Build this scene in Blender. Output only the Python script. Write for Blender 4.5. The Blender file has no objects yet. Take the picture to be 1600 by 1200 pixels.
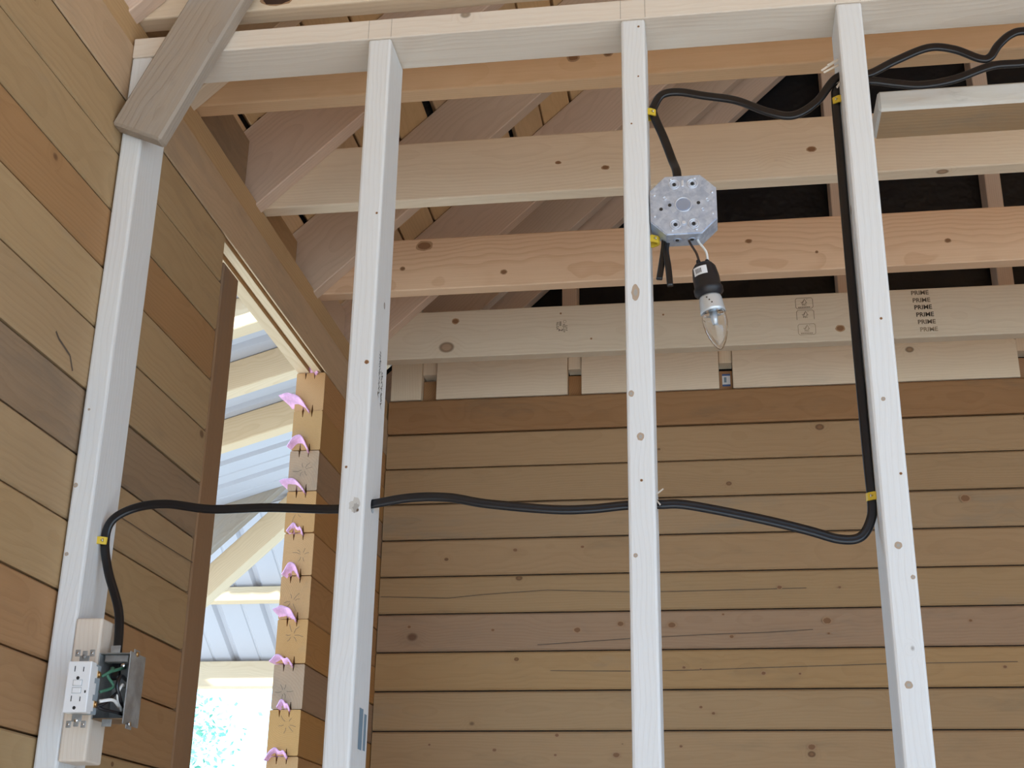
import bpy, bmesh, math, random
from mathutils import Matrix, Vector
random.seed(7)
C = bpy.context.scene.collection
H = 1.06                                   # camera height above the floor; "rel" heights below are above the camera

# ------------------------------------------------------------------ camera
cam = bpy.data.cameras.new('camera'); camo = bpy.data.objects.new('camera', cam); C.objects.link(camo)
cam.sensor_width = 36; cam.lens = 2108.56 * 36 / 1600; cam.clip_start = .05; cam.clip_end = 300
R = Vector((.98916507, .14599243, .01544887)); U = Vector((.03934398, -.36500408, .93017422)); F = Vector((-.1414373, .91948803, .36679321))
camo.matrix_world = Matrix(((R.x, U.x, -F.x, .931), (R.y, U.y, -F.y, -1.78977), (R.z, U.z, -F.z, H), (0, 0, 0, 1)))
sc = bpy.context.scene; sc.camera = camo
# ------------------------------------------------------------------ sky, sun, exposure
world = bpy.data.worlds.new('sky'); sc.world = world; world.use_nodes = True
bgn = world.node_tree.nodes['Background']; bgn.inputs[0].default_value = (.43, .70, 1.04, 1); bgn.inputs[1].default_value = 3.4
sun = bpy.data.lights.new('sun', 'SUN'); sun.energy = 9.0; sun.angle = .02; sun.color = (1, .98, .95)
suno = bpy.data.objects.new('sun', sun); C.objects.link(suno); suno.rotation_euler = Vector((-.16, .82, -.54)).to_track_quat('-Z', 'Y').to_euler()
vs = sc.view_settings; sc.display_settings.display_device = 'sRGB'
vs.view_transform = 'Standard'; vs.look = 'None'; vs.exposure = 0.12; vs.gamma = 1; vs.use_curve_mapping = False

# ------------------------------------------------------------------ materials
def nodes(name):
    m = bpy.data.materials.new(name); m.use_nodes = True; nt = m.node_tree
    return m, nt, nt.nodes['Principled BSDF']
def N(nt, t, **kw):
    n = nt.nodes.new(t)
    for k, v in kw.items(): setattr(n, k, v)
    return n
def math_(nt, op, a, b=None, c=None, clamp=False):
    n = N(nt, 'ShaderNodeMath', operation=op); n.use_clamp = clamp
    for i, v in enumerate((a, b, c)):
        if v is None: continue
        if hasattr(v, 'type'): nt.links.new(v, n.inputs[i])
        else: n.inputs[i].default_value = v
    return n.outputs[0]
def mixc(nt, f, a, b, blend='MIX'):
    n = N(nt, 'ShaderNodeMix', data_type='RGBA', blend_type=blend)
    for s, v in ((n.inputs[0], f), (n.inputs[6], a), (n.inputs[7], b)):
        if hasattr(v, 'type'): nt.links.new(v, s)
        elif isinstance(v, (int, float)): s.default_value = v
        else: s.default_value = (*v, 1) if len(v) == 3 else v
    return n.outputs[2]
def noise(nt, vec, scale, detail=3, rough=.55):
    n = N(nt, 'ShaderNodeTexNoise'); nt.links.new(vec, n.inputs['Vector'])
    n.inputs['Scale'].default_value = scale; n.inputs['Detail'].default_value = detail; n.inputs['Roughness'].default_value = rough
    return n.outputs['Fac']
def remap(nt, v, a, b, lo=0, hi=1, smooth=True):
    n = N(nt, 'ShaderNodeMapRange', interpolation_type='SMOOTHSTEP' if smooth else 'LINEAR')
    nt.links.new(v, n.inputs[0])
    for i, x in enumerate((a, b, lo, hi)): n.inputs[i + 1].default_value = x
    return n.outputs[0]
def vmul(nt, v, s):
    n = N(nt, 'ShaderNodeVectorMath', operation='MULTIPLY'); nt.links.new(v, n.inputs[0]); n.inputs[1].default_value = s
    return n.outputs[0]

def wood(name, light, dark, knot=(.23, .11, .05), kd=.45, ring=.35, gray=0., graycol=(.2, .17, .14), var=.18, rough=.72, kscale=6.5, spacing=.006, blue=0., bump=.25, hue=.0):
    m, nt, b = nodes(name); L = nt.links
    tc = N(nt, 'ShaderNodeTexCoord'); oi = N(nt, 'ShaderNodeObjectInfo'); rnd = oi.outputs['Random']
    off = N(nt, 'ShaderNodeCombineXYZ')
    L.new(math_(nt, 'MULTIPLY', rnd, 37.), off.inputs[0]); L.new(math_(nt, 'MULTIPLY', rnd, 91.), off.inputs[1]); L.new(math_(nt, 'MULTIPLY', rnd, 53.), off.inputs[2])
    add = N(nt, 'ShaderNodeVectorMath', operation='ADD'); L.new(tc.outputs['Object'], add.inputs[0]); L.new(off.outputs[0], add.inputs[1])
    V = add.outputs[0]
    # knots: round spots, some cells only
    vo = N(nt, 'ShaderNodeTexVoronoi'); L.new(vmul(nt, V, (.75, 1, 1)), vo.inputs['Vector']); vo.inputs['Scale'].default_value = kscale
    d = vo.outputs['Distance']
    sepc = N(nt, 'ShaderNodeSeparateColor'); L.new(vo.outputs['Color'], sepc.inputs[0])
    present = math_(nt, 'LESS_THAN', sepc.outputs[0], kd)
    ksz = math_(nt, 'MULTIPLY_ADD', sepc.outputs[1], .075, .03)
    dk = math_(nt, 'DIVIDE', d, ksz)
    kmask = math_(nt, 'MULTIPLY', remap(nt, dk, .75, 1.15, 1, 0), present)
    krim = math_(nt, 'MULTIPLY', math_(nt, 'MULTIPLY', remap(nt, dk, .5, .95, 0, 1), remap(nt, dk, .95, 1.3, 1, 0)), present)
    khalo = math_(nt, 'MULTIPLY', remap(nt, dk, .9, 3.2, 1, 0), present)
    # growth rings around a pith that wanders along the board
    sx = N(nt, 'ShaderNodeSeparateXYZ'); L.new(tc.outputs['Object'], sx.inputs[0])
    nlow = noise(nt, vmul(nt, V, (1.3, .6, .6)), 1.0, 1)
    nlow2 = noise(nt, vmul(nt, V, (2.6, 2.5, 2.5)), 2.0, 2)
    oy = math_(nt, 'MULTIPLY_ADD', math_(nt, 'FRACT', math_(nt, 'MULTIPLY', rnd, 17.3)), .12, -.06)
    oz = math_(nt, 'MULTIPLY_ADD', math_(nt, 'FRACT', math_(nt, 'MULTIPLY', rnd, 29.7)), .10, .02)
    yy = math_(nt, 'ADD', math_(nt, 'ADD', sx.outputs[1], oy), math_(nt, 'MULTIPLY_ADD', nlow, .09, -.045))
    zz = math_(nt, 'ADD', math_(nt, 'ADD', sx.outputs[2], oz), math_(nt, 'MULTIPLY_ADD', nlow2, .03, -.015))
    r = math_(nt, 'SQRT', math_(nt, 'ADD', math_(nt, 'MULTIPLY', yy, yy), math_(nt, 'MULTIPLY', zz, zz)))
    r = math_(nt, 'MULTIPLY_ADD', khalo, .012, r)
    saw = math_(nt, 'FRACT', math_(nt, 'DIVIDE', r, spacing))
    ringm = math_(nt, 'MULTIPLY', remap(nt, saw, .35, .93), remap(nt, saw, .93, 1., 1, 0))
    fine = noise(nt, vmul(nt, V, (6, 260, 260)), 1, 2)
    big = noise(nt, vmul(nt, V, (1.6, 7, 7)), 1, 3)
    fac = math_(nt, 'ADD', math_(nt, 'MULTIPLY', ringm, ring), math_(nt, 'MULTIPLY', remap(nt, fine, .35, .7), .16), clamp=True)
    fac = math_(nt, 'ADD', fac, math_(nt, 'MULTIPLY', remap(nt, big, .35, .75), .25), clamp=True)
    col = mixc(nt, fac, light, dark)
    if gray > 0:
        g = noise(nt, vmul(nt, V, (2.2, 9, 9)), 1.3, 5, .65)
        gm = math_(nt, 'MULTIPLY', remap(nt, g, .62 - .38 * gray, .82 - .3 * gray), min(1, .35 + gray * .7))
        col = mixc(nt, gm, col, graycol)
        g2 = noise(nt, vmul(nt, V, (9, 30, 30)), 1.5, 4, .7)
        col = mixc(nt, math_(nt, 'MULTIPLY', remap(nt, g2, .58, .8), .45 * gray), col, (.07, .055, .045))
    if blue > 0:
        g = noise(nt, vmul(nt, V, (1.5, 4, 4)), 2.1, 4, .6)
        col = mixc(nt, math_(nt, 'MULTIPLY', remap(nt, g, .6, .78), blue), col, (.25, .24, .22))
    col = mixc(nt, math_(nt, 'MULTIPLY', khalo, .22), col, dark)
    col = mixc(nt, math_(nt, 'MULTIPLY', kmask, .8), col, knot)
    col = mixc(nt, math_(nt, 'MULTIPLY', krim, .6), col, tuple(k * .4 for k in knot))
    # board-to-board difference
    hsv = N(nt, 'ShaderNodeHueSaturation'); L.new(col, hsv.inputs['Color'])
    L.new(math_(nt, 'MULTIPLY_ADD', rnd, var, 1 - var / 2), hsv.inputs['Value'])
    L.new(math_(nt, 'MULTIPLY_ADD', math_(nt, 'FRACT', math_(nt, 'MULTIPLY', rnd, 7.77)), var * .9, 1 - var * .45), hsv.inputs['Saturation'])
    L.new(math_(nt, 'MULTIPLY_ADD', math_(nt, 'FRACT', math_(nt, 'MULTIPLY', rnd, 5.31)), .006 + hue, .5 - .003 - hue / 2), hsv.inputs['Hue'])
    L.new(hsv.outputs[0], b.inputs['Base Color']); b.inputs['Roughness'].default_value = rough; b.inputs['Specular IOR Level'].default_value = .3
    bp = N(nt, 'ShaderNodeBump'); bp.inputs['Strength'].default_value = bump; bp.inputs['Distance'].default_value = .001
    L.new(math_(nt, 'ADD', fine, math_(nt, 'MULTIPLY', ringm, .5)), bp.inputs['Height']); L.new(bp.outputs[0], b.inputs['Normal'])
    return m
def plain(name, col, rough=.6, metal=0., spec=.5, var=0.):
    m, nt, b = nodes(name)
    b.inputs['Base Color'].default_value = (*col, 1); b.inputs['Roughness'].default_value = rough; b.inputs['Metallic'].default_value = metal; b.inputs['Specular IOR Level'].default_value = spec
    if var:
        tc = N(nt, 'ShaderNodeTexCoord'); n = noise(nt, tc.outputs['Object'], var, 4, .65)
        nt.links.new(mixc(nt, remap(nt, n, .35, .7), tuple(c * .72 for c in col), tuple(min(1, c * 1.12) for c in col)), b.inputs['Base Color'])
        nt.links.new(remap(nt, n, .3, .7, rough * .75, min(1, rough * 1.3)), b.inputs['Roughness'])
    return m
M = {}
M['stud'] = wood('pale_planed_spruce', (.79, .79, .79), (.72, .70, .68), knot=(.36, .28, .22), kd=.5, ring=.2, var=.03, kscale=13)
M['plate'] = wood('cream_planed_spruce', (.79, .695, .595), (.68, .555, .445), knot=(.36, .26, .17), kd=.4, ring=.24, var=.04, kscale=11)
M['joist'] = wood('warm_planed_spruce', (.80, .64, .47), (.68, .51, .345), knot=(.34, .19, .10), kd=.5, ring=.22, var=.05, blue=.15, kscale=9)
M['joist_warm'] = wood('honey_planed_spruce', (.74, .48, .27), (.62, .37, .185), knot=(.33, .17, .07), kd=.5, ring=.22, var=.04, kscale=9)
M['joist_red'] = wood('reddish_planed_fir', (.73, .49, .315), (.58, .345, .20), knot=(.32, .15, .07), kd=.5, ring=.45, var=.03, kscale=5.5)
M['rafter'] = wood('pinkish_rafter_wood', (.69, .51, .385), (.57, .40, .285), knot=(.28, .16, .1), kd=.4, ring=.3, var=.1, kscale=9)
M['log'] = wood('tan_pine_log', (.43, .26, .128), (.345, .195, .088), knot=(.21, .09, .035), kd=.5, ring=.22, gray=.18, graycol=(.25, .165, .09), var=.10, blue=.2, kscale=12)
M['log_orange'] = wood('orange_pine_log', (.57, .375, .205), (.45, .275, .135), knot=(.25, .115, .05), kd=.4, ring=.3, gray=.05, var=.08, kscale=11)
M['log_gray'] = wood('weathered_brown_log', (.36, .245, .15), (.27, .178, .105), knot=(.17, .09, .05), kd=.45, ring=.3, gray=.4, graycol=(.23, .175, .125), var=.08)
M['log_rose'] = wood('rose_brown_log', (.39, .245, .145), (.31, .185, .105), knot=(.22, .095, .045), kd=.7, ring=.25, gray=.3, graycol=(.25, .175, .115), var=.05)
M['log_brown'] = wood('dark_brown_log', (.36, .185, .08), (.28, .135, .054), knot=(.14, .06, .03), kd=.45, ring=.3, gray=.3, graycol=(.19, .12, .07), var=.04)
M['log_header'] = wood('weathered_header_log', (.58, .40, .25), (.47, .32, .195), knot=(.2, .11, .06), kd=.5, ring=.25, gray=.4, graycol=(.40, .30, .205), var=.04)
M['log_end'] = wood('sawn_log_end', (.48, .25, .092), (.38, .185, .06), knot=(.20, .09, .04), kd=.3, ring=.35, gray=.15, graycol=(.28, .19, .11), var=.1, spacing=.004)
M['log_near'] = wood('tan_side_log', (.47, .315, .17), (.375, .24, .12), knot=(.23, .11, .05), kd=.5, ring=.25, gray=.18, graycol=(.28, .20, .125), var=.12, blue=.2, kscale=11)
M['log_near_orange'] = wood('orange_side_log', (.43, .245, .115), (.34, .18, .078), knot=(.22, .10, .045), kd=.4, ring=.3, gray=.08, graycol=(.3, .2, .12), var=.08, kscale=11)
M['log_gray2'] = wood('blue_stained_log', (.41, .265, .14), (.33, .205, .105), knot=(.26, .12, .06), kd=.5, ring=.25, gray=.38, graycol=(.27, .215, .15), var=.05)
M['weathered'] = wood('silver_weathered_plank', (.41, .335, .265), (.31, .245, .19), knot=(.28, .17, .10), kd=.5, ring=.25, gray=.5, graycol=(.385, .34, .30), var=.04, bump=.6)
M['jamb'] = wood('brown_jamb_plank', (.34, .20, .11), (.25, .14, .075), knot=(.15, .07, .04), kd=.3, ring=.3, gray=.3, graycol=(.22, .16, .12), var=.05)
M['sheath'] = wood('rough_sheathing', (.70, .45, .235), (.56, .34, .165), knot=(.24, .12, .06), kd=.45, ring=.2, gray=.15, graycol=(.42, .28, .17), var=.16)
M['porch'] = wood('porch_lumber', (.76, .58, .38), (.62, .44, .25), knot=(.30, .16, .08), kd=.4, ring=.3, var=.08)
M['planks_white'] = wood('whitewashed_plank', (.66, .60, .52), (.52, .45, .37), knot=(.30, .2, .14), kd=.4, ring=.25, gray=.6, graycol=(.66, .63, .60), var=.02)
M['engineered'] = wood('engineered_joist_end', (.42, .22, .10), (.33, .15, .06), kd=.1, ring=.4, var=.2)
M['ply'] = wood('plywood_floor', (.60, .585, .56), (.53, .51, .485), kd=.3, ring=.25, var=.1)
M['black_cable'] = plain('black_cable_jacket', (.007, .007, .009), .28, spec=.5)
M['black_rubber'] = plain('black_socket_plastic', (.012, .012, .016), .42)
M['yellow'] = plain('yellow_staple_plastic', (.72, .50, .04), .45)
M['white'] = plain('white_device_plastic', (.86, .86, .87), .3)
M['gray_plastic'] = plain('blue_gray_plastic', (.33, .38, .42), .45)
M['slot'] = plain('dark_slot', (.02, .02, .02), .7)
m, nt, b = nodes('galvanised_steel'); M['galv'] = m
tc = N(nt, 'ShaderNodeTexCoord'); vo = N(nt, 'ShaderNodeTexVoronoi'); nt.links.new(tc.outputs['Object'], vo.inputs['Vector']); vo.inputs['Scale'].default_value = 160
nn = noise(nt, tc.outputs['Object'], 70, 4, .6); sc_ = N(nt, 'ShaderNodeSeparateColor'); nt.links.new(vo.outputs['Color'], sc_.inputs[0])
nt.links.new(mixc(nt, math_(nt, 'ADD', math_(nt, 'MULTIPLY', sc_.outputs[0], .5), math_(nt, 'MULTIPLY', remap(nt, nn, .35, .65), .5)), (.40, .49, .66), (.66, .74, .88)), b.inputs['Base Color'])  # blue in the steel colour stands in for reflected sky
b.inputs['Metallic'].default_value = .5; nt.links.new(math_(nt, 'MULTIPLY_ADD', nn, .25, .25), b.inputs['Roughness'])
bp = N(nt, 'ShaderNodeBump'); bp.inputs['Strength'].default_value = .25; bp.inputs['Distance'].default_value = .001; nt.links.new(nn, bp.inputs['Height']); nt.links.new(bp.outputs[0], b.inputs['Normal'])
M['zinc'] = plain('bright_zinc', (.78, .83, .92), .3, .4)
M['zinc_dark'] = plain('dull_zinc', (.36, .44, .62), .3, .5)
M['dull_steel'] = plain('dull_box_steel', (.40, .40, .39), .5, .6, var=30)
M['rust'] = plain('rusty_steel', (.30, .20, .12), .6, .4, var=60)
M['brass'] = plain('brass_screw', (.62, .38, .16), .35, .9)
M['chrome'] = plain('bright_screw', (.8, .8, .8), .25, 1)
M['alu'] = plain('brushed_collar', (.72, .78, .84), .4, .55)
M['green'] = plain('green_wire', (.05, .16, .10), .5)
M['white_wire'] = plain('white_wire', (.80, .80, .78), .4)
M['brown_wire'] = plain('dark_wire', (.04, .025, .02), .4)
M['ink'] = plain('black_ink', (.06, .045, .035), .8, spec=.1)
M['ink_mid'] = plain('fading_ink', (.16, .115, .08), .8, spec=.1)
M['ink_light'] = plain('faint_ink', (.30, .215, .14), .8, spec=.1)
M['ink_blue'] = plain('blue_gray_ink', (.22, .30, .37), .8, spec=.1)
M['pencil'] = plain('pencil_line', (.40, .34, .28), .8, spec=.1)
M['stain_pale'] = plain('pale_grey_stain', (.60, .57, .53), .8, spec=.1)
M['stain'] = plain('grey_stain', (.42, .39, .36), .8, spec=.1)
M['label'] = plain('white_paper_label', (.78, .78, .80), .6)
M['label_blue'] = plain('blue_label_band', (.06, .12, .30), .6)
M['pink'] = plain('pink_foam', (.90, .47, .66), .8, var=40)
M['tin'] = plain('bare_metal_roofing', (.51, .49, .525), .5)
M['bark'] = plain('bark', (.12, .085, .06), .9, var=9)
M['bare_bark'] = plain('bark_edge', (.035, .025, .02), .95, var=40)
M['ground'] = plain('pale_gravel', (.62, .58, .50), .95, var=2)
M['core'] = plain('dark_joint_filler', (.03, .022, .015), .95)
m, nt, b = nodes('black_building_paper'); M['paper'] = m
tc = N(nt, 'ShaderNodeTexCoord'); nn = noise(nt, tc.outputs['Object'], 5, 4, .6)
b.inputs['Base Color'].default_value = (.008, .008, .010, 1); b.inputs['Roughness'].default_value = .45; b.inputs['Specular IOR Level'].default_value = .3
bp = N(nt, 'ShaderNodeBump'); bp.inputs['Strength'].default_value = .8; bp.inputs['Distance'].default_value = .03; nt.links.new(nn, bp.inputs['Height']); nt.links.new(bp.outputs[0], b.inputs['Normal'])
m, nt, b = nodes('leaf_green'); M['leaf'] = m
oi = N(nt, 'ShaderNodeTexCoord'); nn = noise(nt, oi.outputs['Object'], 4, 3)
nt.links.new(mixc(nt, remap(nt, nn, .35, .65), (.10, .34, .24), (.30, .55, .42)), b.inputs['Base Color']); b.inputs['Roughness'].default_value = .6
m, nt, b = nodes('clear_glass'); M['glass'] = m
b.inputs['Base Color'].default_value = (1, 1, 1, 1); b.inputs['Roughness'].default_value = .02; b.inputs['Transmission Weight'].default_value = 1; b.inputs['IOR'].default_value = 1.35

# ------------------------------------------------------------------ builders
WM = {}
def link(name, me, mat, parent=None, Mx=None):
    o = bpy.data.objects.new(name, me); C.objects.link(o)
    if me is not None and mat is not None and not me.materials: me.materials.append(mat)
    Mx = Mx or Matrix.Identity(4)
    WM[o.name] = Mx
    if parent is not None:
        o.parent = parent; o.matrix_parent_inverse = WM[parent.name].inverted()
    o.matrix_basis = Mx
    return o
def tag(o, label=None, cat=None, group=None, kind=None):
    for k, v in (('label', label), ('category', cat), ('group', group), ('kind', kind)):
        if v: o[k] = v
    return o
def empty(name, loc, label, cat, group=None):
    e = bpy.data.objects.new(name, None); C.objects.link(e); Mx = Matrix.Translation(loc); e.matrix_basis = Mx; WM[e.name] = Mx; e.empty_display_size = .02
    return tag(e, label, cat, group)
MC = {}
def box_mesh(l, w, t, bev, mat, seg=1):
    key = (round(l, 4), round(w, 4), round(t, 4), bev, seg, mat.name)
    if key in MC: return MC[key]
    bm = bmesh.new(); bmesh.ops.create_cube(bm, size=1)
    for v in bm.verts: v.co = Vector((v.co.x * l, v.co.y * w, v.co.z * t))
    if bev: bmesh.ops.bevel(bm, geom=list(bm.edges), offset=min(bev, .45 * min(l, w, t)), segments=seg, affect='EDGES', profile=.5)
    me = bpy.data.meshes.new('board'); bm.to_mesh(me); bm.free(); me.materials.append(mat)
    MC[key] = me; return me
def frame(p0, p1, up):
    x = (p1 - p0).normalized(); z = x.cross(up).normalized(); y = z.cross(x).normalized()
    Mx = Matrix.Identity(4)
    for i in range(3): Mx[i][0], Mx[i][1], Mx[i][2] = x[i], y[i], z[i]
    Mx.translation = (p0 + p1) / 2
    return Mx
def board(name, p0, p1, w, t, up, mat, parent=None, bev=.0025, seg=1):
    """a squared timber: centre line p0-p1, width w along up, thickness t across"""
    p0, p1, up = Vector(p0), Vector(p1), Vector(up)
    return link(name, box_mesh((p1 - p0).length, w, t, bev, mat, seg), mat, parent, frame(p0, p1, up))
def box(name, x0, x1, y0, y1, z0, z1, mat, parent=None, bev=.0025, seg=1):
    """axis-aligned block, its long axis taken as the grain"""
    d = (x1 - x0, y1 - y0, z1 - z0); c = Vector(((x0 + x1) / 2, (y0 + y1) / 2, (z0 + z1) / 2)); a = d.index(max(d))
    ax = [Vector((1, 0, 0)), Vector((0, 1, 0)), Vector((0, 0, 1))]
    h = ax[a] * d[a] / 2; u = ax[2] if a != 2 else ax[1]
    w = d[2] if a != 2 else d[1]; t = d[1] if a == 0 else d[0]
    return board(name, c - h, c + h, w, t, u, mat, parent, bev, seg)
def mesh_from(verts, faces, smooth=False):
    me = bpy.data.meshes.new('shape'); me.from_pydata([tuple(v) for v in verts], [], faces); me.update()
    bm = bmesh.new(); bm.from_mesh(me); bmesh.ops.recalc_face_normals(bm, faces=bm.faces); bm.to_mesh(me); bm.free()
    if smooth: me.shade_smooth()
    return me
def centred(verts):
    c = sum((Vector(v) for v in verts), Vector()) / len(verts)
    return c, [Vector(v) - c for v in verts]
def spline(pts, n=8):
    pts = [Vector(p) for p in pts]; P = [pts[0] * 2 - pts[1]] + pts + [pts[-1] * 2 - pts[-2]]; out = []
    for i in range(1, len(P) - 2):
        for k in range(n):
            t = k / n
            out.append(.5 * ((2 * P[i]) + (P[i + 1] - P[i - 1]) * t + (2 * P[i - 1] - 5 * P[i] + 4 * P[i + 1] - P[i + 2]) * t * t + (3 * P[i] - P[i - 1] - 3 * P[i + 1] + P[i + 2]) * t ** 3))
    return out + [pts[-1]]
def sweep(name, pts, prof, mat, parent=None, side=Vector((0, 1, 0)), n=8, smooth=True):
    """prof: list of (a, b): a across (in the plane square to 'side'), b along 'side'"""
    P = spline(pts, n) if n else [Vector(p) for p in pts]
    verts, faces = [], []; k = len(prof)
    for i, p in enumerate(P):
        t = (P[min(i + 1, len(P) - 1)] - P[max(i - 1, 0)]).normalized()
        a = side.cross(t)
        if a.length < 1e-4: a = Vector((1, 0, 0)).cross(t)
        a.normalize(); b = t.cross(a).normalized()
        verts += [p + a * u + b * v for u, v in prof]
    for i in range(len(P) - 1):
        for j in range(k):
            faces.append((i * k + j, i * k + (j + 1) % k, (i + 1) * k + (j + 1) % k, (i + 1) * k + j))
    faces += [tuple(range(k)), tuple(range((len(P) - 1) * k, len(P) * k))]
    c, v = centred(verts)
    return link(name, mesh_from(v, faces, smooth), mat, parent, Matrix.Translation(c))
def circ(r, n=10): return [(r * math.cos(2 * math.pi * i / n), r * math.sin(2 * math.pi * i / n)) for i in range(n)]
def lathe(name, prof, base, axis, mat, parent=None, n=24, smooth=True):
    """prof: (radius, distance along axis) from base"""
    q = Vector((0, 0, 1)).rotation_difference(Vector(axis)).to_matrix().to_4x4(); verts, faces = [], []
    for r, h in prof:
        for i in range(n):
            a = 2 * math.pi * i / n; verts.append(Vector((r * math.cos(a), r * math.sin(a), h)))
    for j in range(len(prof) - 1):
        for i in range(n): faces.append((j * n + i, j * n + (i + 1) % n, (j + 1) * n + (i + 1) % n, (j + 1) * n + i))
    if prof[0][0] > 1e-5: faces.append(tuple(range(n)))
    if prof[-1][0] > 1e-5: faces.append(tuple(range((len(prof) - 1) * n, len(prof) * n)))
    me = mesh_from(verts, faces, smooth)
    if min(prof[0][0], prof[-1][0]) < 1e-5:
        bm = bmesh.new(); bm.from_mesh(me); bmesh.ops.remove_doubles(bm, verts=bm.verts, dist=1e-6); bmesh.ops.recalc_face_normals(bm, faces=bm.faces); bm.to_mesh(me); bm.free()
        if smooth: me.shade_smooth()
    return link(name, me, mat, parent, Matrix.Translation(Vector(base)) @ q)
def extrude_profile(poly, L, mat):
    """poly in (y, z); extruded along local X over length L, centred"""
    n = len(poly); v = [(-L / 2, y, z) for y, z in poly] + [(L / 2, y, z) for y, z in poly]
    f = [tuple(range(n)), tuple(range(n, 2 * n))] + [(i, (i + 1) % n, n + (i + 1) % n, n + i) for i in range(n)]
    me = mesh_from(v, f); me.materials.append(mat); return me
def shape_xz(name, poly, y0, y1, mat, parent=None):
    """polygon given in (x, z), extruded from y0 to y1"""
    n = len(poly); v = [Vector((x, y0, z)) for x, z in poly] + [Vector((x, y1, z)) for x, z in poly]
    f = [tuple(range(n)), tuple(range(n, 2 * n))] + [(i, (i + 1) % n, n + (i + 1) % n, n + i) for i in range(n)]
    c, v = centred(v); return link(name, mesh_from(v, f), mat, parent, Matrix.Translation(c))
def text(name, body, size, Mx, mat, parent, sx=1.0, bold=.0):
    cu = bpy.data.curves.new('t', 'FONT'); cu.body = body; cu.size = size; cu.align_x = 'CENTER'; cu.align_y = 'CENTER'; cu.resolution_u = 2; cu.offset = bold
    t = bpy.data.objects.new('t', cu); C.objects.link(t)
    bpy.context.view_layer.update()
    me = bpy.data.meshes.new_from_object(t.evaluated_get(bpy.context.evaluated_depsgraph_get()))
    bpy.data.objects.remove(t); bpy.data.curves.remove(cu)
    for v in me.vertices: v.co.x *= sx
    me.materials.clear()
    return link(name, me, mat, parent, Mx)
def cut(o, cutters):
    """carve cutter meshes (world space objects) out of o and keep the carved mesh"""
    ms = []
    for k in cutters:
        md = o.modifiers.new('hole', 'BOOLEAN'); md.operation = 'DIFFERENCE'; md.object = k; md.solver = 'EXACT'; ms.append(md)
    bpy.context.view_layer.update()
    me = bpy.data.meshes.new_from_object(o.evaluated_get(bpy.context.evaluated_depsgraph_get()))
    o.modifiers.clear(); mat = o.data.materials[0]; o.data = me; me.materials.clear(); me.materials.append(mat)
    for k in cutters: bpy.data.objects.remove(k)

X, Y, Z = Vector((1, 0, 0)), Vector((0, 1, 0)), Vector((0, 0, 1))
# ------------------------------------------------------------------ the setting
WX, Y0, YB = 4.6, -4.2, 1.86               # house width, open front, face of the back wall
floor = tag(box('floor', -.07, WX, Y0, 2.03, -.05, 0, M['ply'], bev=0), 'bare plywood floor of the unfinished cabin', kind='structure')
g = tag(box('ground', -70, 70, -70, 70, -.5, -.3, M['ground'], bev=0), 'pale gravel ground around the cabin', kind='structure')

# left wall of squared logs ------------------------------------------------
P_ = .1030; ZT = 1.2515; G = .003
def log_profile(h, kerfs, deep=.013, cham=.003):
    """section across the log: y is height, z is depth (0 inside face, minus outwards)"""
    a, b, T = -h / 2, h / 2, .073
    p = [(a, -cham), (a + cham, 0), (b - cham, 0), (b, -cham)]
    for k, w in kerfs: p += [(b, -k + w / 2), (b - deep, -k + w * .12), (b - deep, -k - w * .12), (b, -k - w / 2)]
    p += [(b, -T + cham), (b - cham, -T), (a + cham, -T), (a, -T + cham)]
    for k, w in reversed(kerfs): p += [(a, -k - w / 2), (a + deep, -k - w * .12), (a + deep, -k + w * .12), (a, -k + w / 2)]
    return p
def hdr_profile(h):
    a, b, T = -h / 2, h / 2, .073
    return [(a, -.001), (a + .001, 0), (b - .003, 0), (b, -.003), (b, -T), (a, -T), (a, -.044), (a + .012, -.044), (a + .012, -.0326), (a, -.0326), (a, -.0136), (a + .012, -.0136), (a + .012, -.0036), (a, -.0036)]
wl = tag(box('wall_left', -.060, -.016, Y0, .47, 0, ZT + H - .03, M['core'], bev=0), 'left wall of squared tan logs beside the doorway', kind='structure')
wl2 = box('joint_filler', -.058, -.014, 1.30, YB + .1, 0, ZT + H - .03, M['core'], wl, bev=0)
kerfs = [(.027, .005), (.050, .005)]
MLOG = {}
def log(y0, y1, zc, h, mat, x=0., prof=None):
    key = (round(y1 - y0, 3), round(h, 4), mat.name, prof is None)
    if key not in MLOG: MLOG[key] = extrude_profile(prof or log_profile(h, kerfs, .016, .002 if y0 > 1 else .003), y1 - y0, mat)
    Mx = Matrix(((0, 0, 1, x), (1, 0, 0, (y0 + y1) / 2), (0, 1, 0, zc), (0, 0, 0, 1)))
    return link('log', MLOG[key], mat, wl, Mx)
near_mats = ['log_near', 'log_near', 'log_near_orange', 'log_near', 'log_near', 'log_gray', 'log_near', 'log_near', 'log_near_orange', 'log_near_orange']
far_mats = ['log_end', 'log_end', 'log_rose', 'log_end', 'log_end', 'log_end', 'log_end', 'log_rose', 'log_end', 'log_end']
k = 0; z = ZT; far_logs = []
while z > 0:
    h = min(P_, z + H) - G if z - P_ + H > 0 else z + H
    if z + H - P_ < 0: break
    zc = z + H - P_ / 2
    log(Y0, .4875 + random.uniform(-.002, .003), zc, P_ - G, M[near_mats[k % 10]], random.uniform(-.0015, .0012))
    o = log(1.216 + random.uniform(-.004, .004), YB + .09, zc, P_ - .002, M[far_mats[k % 10]], random.uniform(-.0012, .0012))
    far_logs.append(o)
    z -= P_; k += 1
    if z + H < P_: break
bt = (z + H)
if bt > .01:
    log(Y0, .4875, bt / 2, bt - .002, M['log']); log(1.216, YB + .09, bt / 2, bt - .002, M['log_end'])
random.seed(11)
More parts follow.
